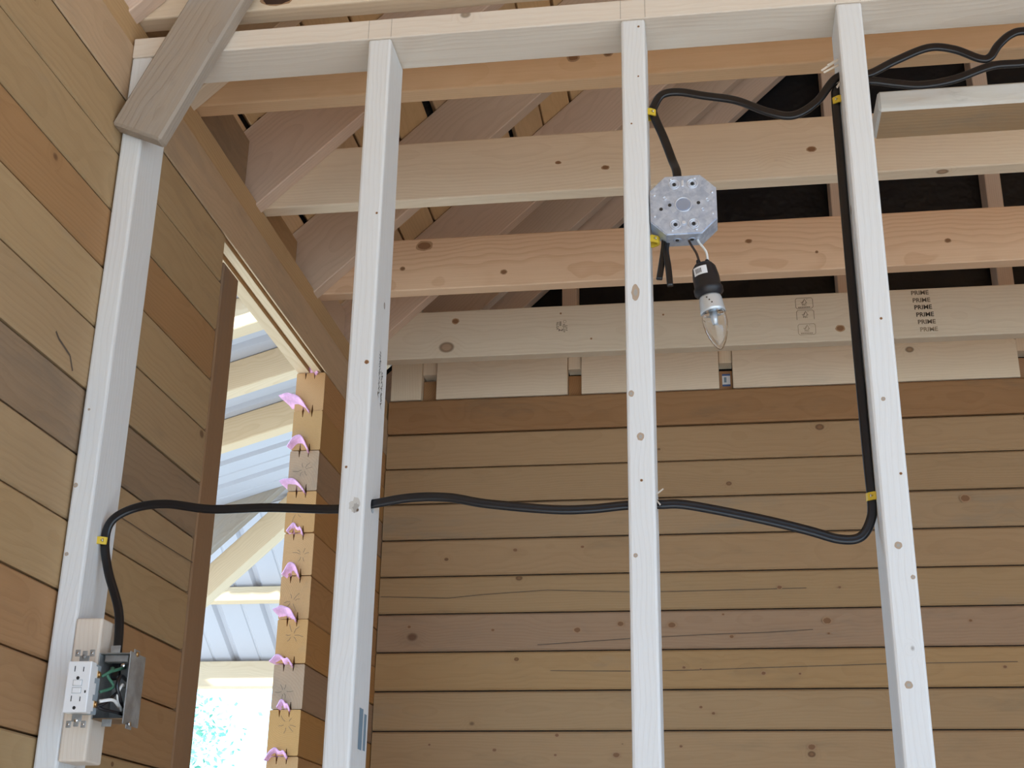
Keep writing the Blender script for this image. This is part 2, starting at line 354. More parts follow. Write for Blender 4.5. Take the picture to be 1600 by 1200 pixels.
def strokes(name, segs, w, Mx, mat, parent):
    v, f = [], []
    for (x0, y0, x1, y1) in segs:
        d = Vector((x1 - x0, y1 - y0)); L = d.length or 1e-6; nx, ny = -d.y / L * w / 2, d.x / L * w / 2; n = len(v)
        v += [(x0 + nx, y0 + ny, 0), (x0 - nx, y0 - ny, 0), (x1 - nx, y1 - ny, 0), (x1 + nx, y1 + ny, 0)]; f.append((n, n + 1, n + 2, n + 3))
    me = bpy.data.meshes.new('strokes'); me.from_pydata(v, [], f); me.update()
    return link(name, me, mat, parent, Mx)
for lg in far_logs[2:9]:
    Mw = WM[lg.name]; yE = Mw.translation.y - max(abs(v_.co.x) for v_ in lg.data.vertices) - .0004
    cx_, cz_ = -.036 + random.uniform(-.012, .012), Mw.translation.z + random.uniform(-.02, .02); segs = []
    for q_ in range(6):
        a = q_ * 1.05 + random.uniform(-.3, .3); r0, r1 = random.uniform(.004, .008), random.uniform(.016, .027)
        am = a + random.uniform(-.2, .2); rm = (r0 + r1) / 2
        p_ = [(r0 * math.cos(a), r0 * math.sin(a)), (rm * math.cos(am), rm * math.sin(am)), (r1 * math.cos(a), r1 * math.sin(a))]
        segs += [(*p_[0], *p_[1]), (*p_[1], *p_[2])]
    strokes('crack', segs, .0008, Matrix.Translation((cx_, yE, cz_)) @ Matrix.Rotation(math.radians(90), 4, 'X'), M['bark'], lg)
# header log over the doorway and the narrow top log
hz = 1.358 - ZT
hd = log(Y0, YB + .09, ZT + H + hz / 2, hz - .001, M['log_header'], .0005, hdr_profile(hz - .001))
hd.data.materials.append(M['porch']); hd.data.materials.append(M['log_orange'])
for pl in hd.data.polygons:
    if abs(pl.normal.x) < .5 and pl.center.y < -hz / 2 + .02 and pl.center.z < -.002: pl.material_index = 1 if pl.normal.y < -.5 and pl.center.y < -hz / 2 + .004 else 2  # paler underside: strong light from outside is put into the wood colour
log(Y0, YB + .09, 1.358 + H + .029, .057, M['log_orange'], -.003, [(-.0285, -.003), (-.0255, 0), (.0255, 0), (.0285, -.003), (.0285, -.12), (-.0285, -.12)])
jp = tag(box('jamb_plank', -.072, .001, .4925, .577, .0, 1.195 + H, M['jamb'], bev=.003), 'rough brown upright plank lining the near side of the doorway', 'plank')

# back wall of squared logs --------------------------------------------------
wb = tag(box('wall_back', 0, WX, YB + .014, YB + .06, 0, 1.40 + H, M['core'], bev=0), 'back wall of horizontal tan pine logs with dark joints', kind='structure')
PB = .1062; zt = 1.416
bm_ = ['log_brown', 'log', 'log', 'log_gray2', 'log', 'log', 'log_rose', 'log', 'log', 'log']
z = zt; k = 0
while z + H > .02:
    lo = max(z - PB, -H)
    me_key = (round(z - lo, 3), bm_[k % 10])
    mat = M[bm_[k % 10]]
    if me_key not in MLOG:
        h = z - lo - .004; c = .0045
        MLOG[me_key] = extrude_profile([(-h / 2, -c), (-h / 2 + c, 0), (h / 2 - c, 0), (h / 2, -c), (h / 2, -.07), (-h / 2, -.07)], WX - .004, mat)
    dy = random.uniform(-.002, .002) - (.004 if k == 0 else 0)
    link('log', MLOG[me_key], mat, wb, Matrix(((1, 0, 0, WX / 2), (0, 0, -1, YB + dy), (0, 1, 0, (z + lo) / 2 + H), (0, 0, 0, 1))))
    z -= PB; k += 1
# rim: pale blocks between the engineered joist ends
gaps = [(.097, .142), (.533, .574), (.972, 1.011), (1.385, 1.425), (1.801, 1.842), (2.24, 2.28)]
xs = [.004] + [v for gp in gaps for v in gp] + [2.7]
for i in range(0, len(xs), 2):
    box('rim_block', xs[i], xs[i + 1], YB + .002, YB + .040, 1.418 + H, 1.600 + H, M['joist'], wb, bev=.0015)
for i, (a, b_) in enumerate(gaps):
    e = box('joist_end', a + .001, b_ - .001, YB + .030, YB + .16, 1.418 + H, 1.486 + H - (.0 if i != 2 else .004), M['engineered'], wb, bev=.001)
    box('packing_block', a + .001, b_ - .001, YB + .012, YB + .06, 1.500 + H, 1.60 + H, M['joist'], wb, bev=.001)
    if i == 2:
        lb = box('paper_label', a + .009, b_ - .007, YB + .0292, YB + .0302, 1.436 + H, 1.470 + H, M['label'], e, bev=0)
        box('label_band', a + .009, b_ - .007, YB + .0288, YB + .0296, 1.4665 + H, 1.472 + H, M['label_blue'], e, bev=0)
        box('label_band', a + .009, b_ - .007, YB + .0288, YB + .0296, 1.434 + H, 1.4395 + H, M['label_blue'], e, bev=0)
        box('label_print', a + .014, b_ - .018, YB + .0288, YB + .0296, 1.446 + H, 1.462 + H, M['ink_blue'], e, bev=0)

box('dark_backing', 0, WX, YB + .165, YB + .18, 1.38 + H, 1.62 + H, M['core'], wb, bev=0)
# roof: rafters carry 4-inch boards, black paper above -------------------------
TH = math.atan(.946); sN = Vector((-math.sin(TH), 0, math.cos(TH))); sS = Vector((math.cos(TH), 0, math.sin(TH)))
R0 = Vector((0, 0, 1.408 + H)); RD = .165; RIDGE = 2.3 / math.cos(TH)
def slope_pt(s, n, y): return R0 + sS * s + sN * n + Y * y
YR0, YR1 = Y0, 2.06
roof = tag(board('ceiling', slope_pt(-.10, RD + .04, (YR0 + YR1) / 2), slope_pt(RIDGE + .22, RD + .04, (YR0 + YR1) / 2), YR1 - YR0, .012, Y, M['paper'], bev=0), 'sloping roof deck of rough boards over the rafters', kind='structure')
s = -.212; wide = {5: .022, 7: .016, 1: .007, 9: .004}
i = 0
edges = [-.1063 + .1063 * j for j in range(0, 33)]
for j in range(32):
    a, b_ = edges[j], edges[j + 1]
    gp0 = .003 + wide.get(j - 1, .0) / 2; gp1 = .003 + wide.get(j, 0.) / 2
    c = (a + gp0 + b_ - gp1) / 2; w = b_ - gp1 - a - gp0
    o = board('roof_board', slope_pt(c, RD + .0125 + random.uniform(0, .003), YR0), slope_pt(c, RD + .0125, YR1), w, .022, sS, M['sheath'], roof, bev=.002)
roof2 = tag(board('roof_far_slope', Vector((WX + .2, (YR0 + YR1) / 2, 1.408 + H + .03)), Vector((2.12, (YR0 + YR1) / 2, 1.408 + H + 2.48 * .946 + .24)), YR1 - YR0, .03, Y, M['sheath'], bev=0), 'far slope of the board roof out of view', kind='structure')
wr = tag(box('wall_right', WX, WX + .07, -1.2, YB + .1, 0, 1.45 + H, M['log'], bev=.002), 'right wall of tan logs out of view', kind='structure')
wf = tag(shape_xz('added_front_gable', [(-.07, 2.12), (WX, 2.12), (WX, 1.55 + H), (2.3, 3.80 + H), (-.07, 1.60 + H)], Y0, Y0 + .05, M['sheath']), 'added gable out of view, blocking high sun above the open front', kind='structure')  # unseen gable added to keep out high sun and sky light
# gable above the back wall: black paper behind upright studs
gp = tag(shape_xz('wall_gable', [(-.1, 1.55 + H), (WX + .1, 1.55 + H), (WX + .1, 1.6 + H), (2.3, 3.75 + H), (-.1, 1.52 + H)], 1.99, 2.0, M['paper']), 'black building paper closing the gable end above the back wall', kind='structure')

# ------------------------------------------------------------------ framing lumber
studs = []
def stud(x0, x1, label, lean=0., z1=1.330):
    o = board('wall_stud', Vector(((x0 + x1) / 2 - lean, .0445, 0)), Vector(((x0 + x1) / 2 + lean, .0445, z1 + H)), .089, x1 - x0, Y, M['stud'], bev=.004, seg=2)
    tag(o, label, 'stud', 'upright studs of the partition frame'); studs.append(o); return o
s1 = stud(0.002, .0375, 'pale stud flat against the left log wall, behind the outlet')
s2 = stud(.409, .447, 'pale stud with the smudge, black cable hole and blue ink bars')
s3 = stud(.8195, .8575, 'pale middle stud that the octagonal steel box is fixed to', lean=.0015)
s4 = stud(1.1575, 1.1965, 'pale stud with a black cable running up its side, right of the bulb', lean=-.002)
s5 = stud(1.60, 1.638, 'pale stud at the far end of the short whitish plank')
def drill(o, spec):
    ks = []
    for (x, y, z, r) in spec:
        ks.append(lathe('cutter', [(r, 0), (r, .2)], (x - .1, y, z + H), X, M['stud'], n=14, smooth=False))
    cut(o, ks)
drill(s2, [(.43, .045, .550, .0105)]); drill(s3, [(.84, .045, .541, .0105)]); drill(s4, [(1.177, .045, 1.220, .0135)])
plate = tag(box('top_plate', .001, 1.95, 0, .089, 1.3305 + H, 1.3685 + H, M['plate'], bev=.002, seg=2), 'long pale top plate lying across the heads of the studs', 'top plate')
for x in (.408, .446, .8205, .8595, 1.1545, 1.193):
    box('pencil_mark', x, x + .0007, -.0004, .0002, 1.332 + H, 1.367 + H, M['pencil'], plate, bev=0)
JH = .140
jd = [(.012, 'joist', 'ceiling joist directly above the top plate, with a dark knot'),
      (.280, 'joist_warm', 'ceiling joist just behind the top plate, nearest below it'),
      (.680, 'joist', 'ceiling joist crossing behind the octagonal box'),
      (1.118, 'joist_red', 'reddish ceiling joist with a large swirled knot'),
      (1.548, 'joist', 'ceiling joist bearing PRIME and tree stamps, deepest of the row')]
joists = []
M['joist_pale'] = wood('pale_joist', (.64, .52, .385), (.55, .42, .295), knot=(.28, .16, .09), kd=.4, ring=.22, var=.04)
for i, (y, mt, lb) in enumerate(jd):
    if i == 4: mt = 'joist_pale'
    o = box('ceiling_joist', -.03, WX + .0, y, y + .038, 1.4165 + H, 1.4165 + JH + H, M[mt], bev=.003, seg=2)
    tag(o, lb, 'joist', 'ceiling joists'); joists.append(o)
rl = ['rafter rising beside the joist above the top plate', 'rafter rising beside the joist just behind the top plate', 'rafter rising to the right behind the second stud',
      'broad rafter seen right of the second stud, under the roof boards', 'rafter rising beside the stamped joist']
def rafter(y, mat, label, s0=-.075, s1=RIDGE - .02, d=RD, n0=0.):
    o = board('roof_rafter', slope_pt(s0, n0 + d / 2, y), slope_pt(s1, n0 + d / 2, y), d, .038, sN, mat, bev=.002)
    return tag(o, label, 'rafter', 'roof rafters')
for i, (y, mt, lb) in enumerate(jd): rafter(y - .0195, M['rafter'] if i != 1 else M['joist'], rl[i])
rafter(1.865, M['weathered_pale'] if 'weathered_pale' in M else M['rafter'], 'gable rafter next to the black paper, nearer of the two', n0=.02, d=.145, s0=.27)
rafter(1.952, M['rafter'], 'gable rafter flat against the black paper', n0=-.03, d=.14)
for x, lb in ((.512, 'short gable stud seen between two joists left of the middle stud'), (1.330, 'gable stud standing on black paper left of the tall cable'), (1.783, 'gable stud standing on black paper near the picture edge')):
    top = 1.408 + .946 * x - .03
    tag(box('gable_stud', x, x + .045, 1.905, 1.985, 1.605 + H, top + H, M['rafter'], bev=.002), lb, 'stud', 'gable studs against the black paper')
# bird blocking between rafters over the left wall
bl = [('grey weathered blocking board between the first rafters', .3, .64, 'log_gray', -.030), ('tan blocking board above the doorway header', .70, 1.075, 'log', -.052), ('brown blocking board deepest in the row over the left wall', 1.14, 1.505, 'rafter', -.045), ('weathered blocking board above the top plate end', .02, .238, 'log_gray', -.03), ('short blocking board over the corner of the two log walls', 1.59, 1.985, 'rafter', -.045)]
for lb, y0, y1, mt, x in bl:
    tag(box('blocking_board', x - .03, x, y0, y1, 1.4165 + H, 1.4165 + .175 + H + x * .9, M[mt], bev=.003), lb, 'board', 'blocking boards over the left wall')
# temporary weathered brace across the corner
dirb = Vector((.1055, 0, .236)).normalized()
pc = Vector((.0395, -.0155, 1.1655 + H))
br = tag(board('brace_plank', pc, pc + dirb * .52, .094, .029, dirb.cross(Y), M['weathered'], bev=.004), 'silver grey weathered plank nailed slanting across the top plate', 'plank')
# whitewashed short plank between the studs
sh = tag(box('short_plank', 1.2205, 1.598, .10, .188, 1.194 + H, 1.231 + H, M['planks_white'], bev=.004), 'weathered whitish plank laid level beyond the right stud', 'plank')
sh.data.materials.append(M['log_gray2'])
for pl in sh.data.polygons:
    if (WM[sh.name].to_3x3() @ pl.normal).z < -.9: pl.material_index = 1
# backing block for the outlet
blk = tag(box('backing_block', .0378, .0775, -.002, .050, .186 + H, .383 + H, M['plate'], bev=.003, seg=2), 'short pale wood block carrying the outlet box', 'block')

# stamps -------------------------------------------------------------------------
def face_xz(x, z, y, rot=0.):   # text facing -y
    return Matrix.Translation((x, y, z + H)) @ Matrix.Rotation(math.radians(90), 4, 'X') @ Matrix.Rotation(math.radians(rot), 4, 'Z')
J4 = joists[4]; yf = 1.548 - .0004
prime = [(1.4999, 1.5435, 'ink_mid'), (1.502, 1.522, 'ink_mid'), (1.5045, 1.5015, 'ink'), (1.5075, 1.4805, 'ink'), (1.510, 1.4595, 'ink_mid'), (1.5135, 1.438, 'ink_light')]
for x, z, mt in prime: text('stamp', 'PRIME', .0172, face_xz(x, z, yf, 0), M[mt], J4, sx=1.0, bold=.0004)
def strokes(name, segs, w, Mx, mat, parent):
    v, f = [], []
    for (x0, y0, x1, y1) in segs:
        d = Vector((x1 - x0, y1 - y0)); L = d.length or 1e-6; nx, ny = -d.y / L * w / 2, d.x / L * w / 2; n = len(v)
        v += [(x0 + nx, y0 + ny, 0), (x0 - nx, y0 - ny, 0), (x1 - nx, y1 - ny, 0), (x1 + nx, y1 + ny, 0)]; f.append((n, n + 1, n + 2, n + 3))
    me = bpy.data.meshes.new('strokes'); me.from_pydata(v, [], f); me.update()
    return link(name, me, mat, parent, Mx)
def tree_stamp(x, z, mt, full):
    w, h, r = .0225, .0155, .004; seg = []
    pts = [(-w + r, h), (w - r, h), (w, h - r), (w, -h + r), (w - r, -h), (-w + r, -h), (-w, -h + r), (-w, h - r), (-w + r, h)]
    for i in range(8):
        if full or i in (0, 1, 2, 7, 6, 8): seg.append((*pts[i], *pts[i + 1]))
    t = [(-.006, .001), (-.0035, .001), (.001, .0125), (.0055, .003), (.0075, .0015), (.003, .0015), (.003, -.001)]
    for i in range(6): seg.append((*t[i], *t[i + 1]))
    seg += [(-.0085, .0045, -.0065, .0005), (-.0065, .0005, .0, .010), (.006, .012, .009, .012)]
    strokes('stamp', seg, .0012, face_xz(x, z, yf), M[mt], J4)
    text('stamp', 'FSC', .0075, face_xz(x, z - .0045, yf), M[mt], J4, bold=.0002)
    if full: strokes('stamp', [(-.016 + i * .0045, -.0115, -.0125 + i * .0045, -.0115) for i in range(7)], .0028, face_xz(x, z, yf), M[mt], J4)
tree_stamp(1.2005, 1.529, 'ink_mid', True); tree_stamp(1.2015, 1.4935, 'ink_mid', False); tree_stamp(1.203, 1.4535, 'ink_light', True)
sx0 = .540
for dx, z, tx, sz, mt in ((0, 1.4965, 'NLGA', .0088, 'ink_mid'), (.0078, 1.5025, '888', .0088, 'ink_mid'), (.0085, 1.4835, '2', .0155, 'ink'), (.0175, 1.4885, 'KD-HT', .0082, 'ink_mid'), (.0240, 1.4885, 'S-P-F', .0082, 'ink_mid')):
    text('stamp', tx, sz, face_xz(sx0 + dx, z, yf, -90), M[mt], J4, bold=.00015)
strokes('stamp', [(.0042 * math.cos(a * .8), .0042 * math.sin(a * .8), .0042 * math.cos(a * .8 + .8), .0042 * math.sin(a * .8 + .8)) for a in range(8)], .001, face_xz(sx0 + .020, 1.508, yf), M['ink_light'], J4)
# side of the second stud (faces +x): scribbled stamp and blue bars
def face_yz(x, y, z): return Matrix(((0, 0, 1, x), (1, 0, 0, y), (0, 1, 0, z + H), (0, 0, 0, 1)))
random.seed(3); seg = []
for col, (ya, z0, z1) in enumerate(((-.006, -.028, .040), (.010, -.040, .018))):
    z = z0
    while z < z1:
        for q in range(2):
            seg.append((ya + random.uniform(-.006, .006), z + random.uniform(-.002, .003), ya + random.uniform(-.006, .006), z + random.uniform(.002, .006)))
        z += .0042
strokes('stamp', seg, .0011, face_yz(.4474, .048, .748), M['ink'], s2)
for ya, w, z0, z1 in ((.046, .020, .207, .262), (.069, .013, .208, .257)):
    strokes('ink_bar', [(0, 0, 0, z1 - z0)], w, face_yz(.4474, ya, z0), M['ink_blue'], s2)
# smudge on the front of the second stud
random.seed(5)
def blot(x, z, rx, rz, mt, y):
    v = [(0, 0, 0)]; n = 18
    for i in range(n):
        q_ = 1 + random.uniform(-.28, .22); v.append((rx * q_ * math.cos(2 * math.pi * i / n), rz * q_ * math.sin(2 * math.pi * i / n), 0))
    link('smudge', mesh_from(v, [(0, i + 1, (i + 1) % n + 1) for i in range(n)]), M[mt], s2, face_xz(x, z, y))
blot(.433, .538, .0075, .011, 'stain_pale', -.0003); blot(.4345, .535, .0045, .007, 'stain', -.0005); blot(.4375, .531, .002, .0022, 'ink_mid', -.0007)

# individual knots and checks
M['knot_halo'] = plain('knot_halo', (.40, .235, .13), .75, spec=.2); M['knot_core'] = plain('knot_core', (.235, .115, .055), .7, spec=.2); M['knot_dark'] = plain('knot_dark', (.055, .028, .018), .6, spec=.3); M['knot_pale'] = plain('knot_pale', (.47, .36, .27), .75, spec=.2)
rk = random.Random(21)
def knot(par, x, z, y, rx, rz, kind='core'):
    def bl(a, b_, mt, dy, par_):
        n = 16; v = [(0, 0, 0)]
        for i in range(n):
            q_ = 1 + rk.uniform(-.08, .08); v.append((a * q_ * math.cos(2 * math.pi * i / n), b_ * q_ * math.sin(2 * math.pi * i / n), 0))
        return link('knot', mesh_from(v, [(0, i + 1, (i + 1) % n + 1) for i in range(n)]), M[mt], par_, face_xz(x, z, y - dy))
    if kind == 'dark': bl(rx * 1.25, rz * 1.25, 'knot_halo', .0003, par); bl(rx, rz, 'knot_dark', .0005, par)
    elif kind == 'pale': bl(rx, rz, 'knot_pale', .0003, par); bl(rx * .45, rz * .45, 'stain', .0005, par)
    else: bl(rx, rz, 'knot_halo', .0003, par); bl(rx * .72, rz * .72, 'knot_core', .0005, par)
knot(joists[0], .241, 1.434, .012, .024, .010, 'dark')
for x, z, r in ((.716, 1.464, .012), (.78, 1.468, .010)): knot(joists[1], x, z, .28, r, r * .8)
for x, z, r in ((.642, 1.485, .007), (.742, 1.466, .009), (1.167, 1.479, .011)): knot(joists[2], x, z, .68, r, r * .6)
for x, z, rx, rz in ((.259, 1.536, .022, .014), (.207, 1.476, .007, .006), (.459, 1.453, .009, .007), (1.047, 1.501, .009, .006), (1.203, 1.463, .004, .004), (1.502, 1.475, .008, .006)): knot(joists[3], x, z, 1.118, rx, rz)
for x, z, rx, rz in ((.257, 1.524, .011, .009), (.549, 1.533, .003, .003), (.632, 1.454, .003, .003), (1.289, 1.452, .013, .010), (.827, 1.515, .003, .003)): knot(J4, x, z, 1.548, rx, rz)
for x, z, rx, rz, kd_ in ((.836, .850, .006, .013, 'pale'), (.827, .692, .004, .005, 'pale'), (.839, .627, .005, .006, 'pale'), (.849, 1.315, .002, .002, 'core'), (.847, 1.222, .0015, .0015, 'core'), (.835, 1.137, .0015, .0015, 'core'), (.839, .563, .002, .002, 'core'), (.829, .457, .003, .003, 'pale')): knot(s3, x, z, 0, rx, rz, kd_)
for x, z, r, kd_ in ((.438, .758, .0035, 'core'), (.417, .596, .002, 'core'), (.440, 1.007, .002, 'core')): knot(s2, x, z, 0, r, r, kd_)
for x, z, r, kd_ in ((1.180, .791, .002, 'core'), (1.173, .670, .003, 'pale'), (1.187, .562, .002, 'core'), (1.175, .463, .005, 'pale'), (1.190, .420, .003, 'pale'), (1.172, .281, .005, 'pale')): knot(s4, x, z, 0, r, r, kd_)
for x, z, r in ((.0075, .581, .0035), (.0085, .477, .003), (.012, .70, .002)): knot(s1, x, z, 0, r, r, 'pale')
for i, (x, z) in enumerate([(1.615, 1.07), (1.266, .832), (1.108, .835), (.817, .737), (.955, .764), (1.227, .743), (1.229, .709), (.975, .704), (.846, .623), (.89, .618), (1.054, .606), (1.148, .604), (.887, .519), (.919, .503), (.663, .397), (.832, .419), (1.166, .417), (.506, .448), (.561, .727), (.679, .742), (.387, .954), (.576, .959), (.502, .397), (.339, .41), (.162, .424), (1.667, .617), (1.594, .738), (.328, .73), (.093, .742)]):
    r = {0: .016, 3: .013, 5: .014, 14: .011, 16: .012, 18: .012, 19: .011}.get(i, rk.uniform(.004, .008)); knot(wb, x, z, YB - .0026, r, r * .75)
def check(par, pts, Mf, w=.0016, mt='bark'): strokes('check_line', [(*a, *b_) for a, b_ in zip(pts, pts[1:])], w, Mf, M[mt], par)
for pts in ([(.007, .828), (.199, .821), (.308, .83), (.478, .839), (.698, .83), (.837, .829), (1.179, .832)], [(.452, .688), (.705, .702), (.902, .71), (1.071, .714), (1.189, .72)], [(.488, .618), (.695, .615), (.882, .616), (1.066, .621), (1.395, .628), (1.7, .63)]):
    check(wb, pts, face_xz(0, 0, YB - .0027))
check(wl, [(.174, .582), (.312, .583), (.489, .586)], face_yz(.0016, 0, 0))
check(wl, [(-.112, .780), (-.100, .773), (-.084, .769), (-.061, .763), (-.047, .744)], face_yz(.0016, 0, 0), .004)

# ------------------------------------------------------------------ cables
flat = []
for sg in (1, -1):
    for a in range(9):
        t = sg * 0 + math.radians(-110 + 220 * a / 8) + (0 if sg > 0 else math.pi); flat.append((sg * .0031 + .0037 * math.cos(t), .0037 * math.sin(t)))
def on(pts, y=.045): return [(p[0], p[1] if len(p) == 3 else y, p[-1] + H) for p in pts]
c1 = sweep('cable', on([(.097, .02, .300), (.093, .025, .337), (.0835, .034, .398), (.058, .037, .459), (.0455, .040, .505), (.052, .040, .537), (.083, .045, .557), (.132, .562), (.203, .552), (.291, .552), (.393, .547), (.445, .553), (.502, .561), (.558, .56), (.615, .549), (.707, .538), (.762, .537), (.816, .541), (.863, .541), (.901, .539), (.993, .518), (1.061, .499), (1.105, .485), (1.133, .488), (1.1485, .513), (1.1515, .542), (1.1505, .596), (1.1495, .71), (1.149, .81), (1.1485, .967), (1.1485, 1.099), (1.1485, 1.179), (1.153, .048, 1.207), (1.177, .049, 1.2135), (1.204, .045, 1.214), (1.241, .206 + 1.0), (1.279, 1.2), (1.327, 1.206), (1.386, 1.226), (1.44, 1.228), (1.52, 1.2435), (1.598, .07, 1.25)]), flat, M['black_cable'])
tag(c1, 'long black cable from the outlet through the studs and up the right stud', 'cable')
c2 = sweep('cable', on([(.901, .02, 1.000), (.901, .020, 1.03), (.901, .028, 1.063), (.894, .043, 1.095), (.882, .045, 1.137), (.8675, .045, 1.180), (.8695, 1.196), (.882, 1.215), (.908, 1.218), (.947, 1.208), (.997, 1.195), (1.045, 1.17), (1.083, 1.161), (1.119, 1.182), (1.150, .041, 1.2195), (1.177, .041, 1.2275), (1.202, .045, 1.227), (1.245, 1.248), (1.295, 1.267), (1.333, 1.261), (1.369, 1.241), (1.385, 1.242), (1.4, 1.263), (1.421, 1.281), (1.445, 1.285), (1.52, 1.279), (1.598, .06, 1.271)]), flat, M['black_cable'])
tag(c2, 'black cable looping from the octagonal box to the right stud and out', 'cable')
stub = tag(empty('cable_tail', (.878, .035, .94 + H), 'two cut black cable ends hanging crossed below the octagonal box', 'cable'), None)
sweep('tail', on([(.880, .03, .953), (.878, .032, .935), (.8735, .03, .905), (.870, .026, .882)]), [(u * .7, v * .7) for u, v in flat], M['black_cable'], stub)
sweep('tail', on([(.885, .03, .953), (.881, .026, .93), (.884, .024, .90), (.886, .022, .868)]), [(u * .7, v * .7) for u, v in flat], M['black_cable'], stub)
# yellow insulated staples: saddle and two nails
def staple(x, z, side, label, y=.045, wide=.0075):
    e = empty('cable_staple', (x, y, z + H), label, 'staple', 'yellow cable staples')
    # saddle bows out from the stud over the cable; side = +1 on a stud's right face
    o = .0125 * side
    P = [(0, -wide - .003), (o * .35, -wide - .003), (o * .95, -wide * .7), (o * 1.12, 0), (o * .95, wide * .7), (o * .35, wide + .003), (0, wide + .003)]
    Q = [(0, -wide), (o * .3, -wide), (o * .75, -wide * .55), (o * .88, 0), (o * .75, wide * .55), (o * .3, wide), (0, wide)]
    poly = P + Q[::-1]; n = len(poly)
    v = [Vector((a, b_, -.0055)) for a, b_ in poly] + [Vector((a, b_, .0055)) for a, b_ in poly]
    f = [(i, i + 1, 2 * 7 - 2 - i, 2 * 7 - 1 - i) for i in range(6)] + [(n + i, n + i + 1, n + 12 - i, n + 13 - i) for i in range(6)] + [(i, (i + 1) % n, n + (i + 1) % n, n + i) for i in range(n)]
    link('saddle', mesh_from(v, f), M['yellow'], e, Matrix.Translation((x, y, z + H)))
    for yy in (-wide - .0015, wide + .0015):
        lathe('nail', [(.0012, 0), (.0012, .004), (.0028, .0042), (.0028, .0052)], (x + side * .004, y + yy, z + H), (side, 0, 0), M['chrome'], e, n=8)
staple(.0375, .505, 1, 'yellow staple holding the cable above the outlet', y=.040)
staple(.8588, 1.180, 1, 'yellow staple near the top of the middle stud')
staple(1.1578, .543, -1, 'yellow staple at the bend low on the right stud')
staple(1.1562, 1.180, -1, 'yellow staple just under the hole of the right stud')
staple(.8585, .947, 1, 'yellow staple half hidden under the octagonal box', y=.028)
# splinters around the hole of the right stud
sp = empty('wood_splinters', (1.155, .03, 1.23 + H), 'loose wood splinters around the drilled hole of the right stud', 'splinter')
for (a, b_) in (((1.156, .028, 1.246), (1.128, .02, 1.222)), ((1.157, .030, 1.238), (1.131, .018, 1.217)), ((1.157, .034, 1.251), (1.138, .02, 1.231)), ((1.156, .03, 1.205), (1.149, .02, 1.19))):
    a, b_ = Vector(a) + Z * H, Vector(b_) + Z * H
    board('splinter', a, b_, .003, .0012, Z, M['plate'], sp, bev=0)
sp2 = empty('wood_splinters', (.859, .03, .55 + H), 'small wood splinters at the drilled hole of the middle stud', 'splinter')
for (a, b_) in (((.857, .03, .551), (.868, .02, .556)), ((.857, .034, .545), (.863, .026, .535))):
    a, b_ = Vector(a) + Z * H, Vector(b_) + Z * H; board('splinter', a, b_, .002, .001, Z, M['plate'], sp2, bev=0)

# ------------------------------------------------------------------ octagonal box
OX, OZ, OR = .9095, .991 + H, .0495
e = empty('octagonal_box', (OX, 0, OZ), 'shiny galvanised octagonal junction box on the middle stud', 'junction box')
def octa(r, c=.0262): return [(r, c), (c, r), (-c, r), (-r, c), (-r, -c), (-c, -r), (c, -r), (r, -c)]
octp = octa(OR)
bmx = bmesh.new(); loops = []
for y, sc_ in ((0, 1), (.038, 1), (.038, .965), (.0018, .965)):
    loops.append([bmx.verts.new((OX + a * sc_, y, OZ + b_ * sc_)) for a, b_ in octp])
bmx.faces.new(loops[0][::-1]); bmx.faces.new(loops[3])
for L0, L1 in zip(loops, loops[1:]):
    for i in range(8): bmx.faces.new((L0[i], L0[(i + 1) % 8], L1[(i + 1) % 8], L1[i]))
bmesh.ops.recalc_face_normals(bmx, faces=bmx.faces)
bmesh.ops.bevel(bmx, geom=[ed for ed in bmx.edges if all(abs(v.co.y) < 1e-6 for v in ed.verts)], offset=.0015, segments=2, affect='EDGES')
me = bpy.data.meshes.new('body'); bmx.to_mesh(me); bmx.free()
link('body', me, M['galv'], e)
def disc(name, x, z, r, mat, par, y=-.0006, th=.0009, n=20): return lathe(name, [(r, 0), (r * .93, th)], (OX + x, y + .0004, OZ + z), (0, -1, 0), mat, par, n=n, smooth=False)
def ringy(name, x, z, r, w, mat, par):
    return lathe(name, [(r - w, 0), (r - w * .5, .0018), (r, 0)], (OX + x, .0002, OZ + z), (0, -1, 0), mat, par, n=22)
kc = ringy('knockout', 0, 0, .0128, .0016, M['zinc'], e); disc('slug', 0, 0, .0105, M['zinc_dark'], kc)
for x, z in ((-.0125, .0345), (.0145, .0345), (-.0125, -.033), (.0145, -.033)):
    ko = ringy('knockout', x, z, .0085, .0014, M['zinc'], e); ringy('inner_ring', x, z, .0055, .0012, M['zinc'], ko)
    disc('hole', x, z, .0028, M['slot'], ko, y=-.0003)
for x, z in ((-.033, -.006), (-.020, .0), (.0225, .0015)): disc('hole', x, z, .0027, M['slot'], e, y=-.0003)
for x, z in ((.036, .006), (.029, -.010), (-.027, .012)): ringy('rivet_mark', x, z, .003, .001, M['zinc'], e)
box('raised_bar', OX - .002, OX + .002, -.002, .0005, OZ + .030, OZ + .041, M['zinc'], e, bev=.001); disc('rivet', 0, -.031, .003, M['zinc'], e, th=.002)
for a in range(8):
    t = math.pi / 8 + a * math.pi / 4; lathe('spot_weld', [(.0024, 0), (.0014, .002)], (OX + .0465 * math.cos(t), .0004, OZ + .0465 * math.sin(t)), (0, -1, 0), M['zinc'], e, n=8)
for x in (-.011, .011):   # knockouts under the box
    ko = lathe('knockout', [(.0035, 0), (.006, .0008), (.0065, 0)], (OX + x, .019, OZ - OR + .0001), (0, 0, -1), M['galv'], e, n=18); lathe('hole', [(.003, 0), (.0028, .0006)], (OX + x, .019, OZ - OR), (0, 0, -1), M['slot'], ko, n=12)

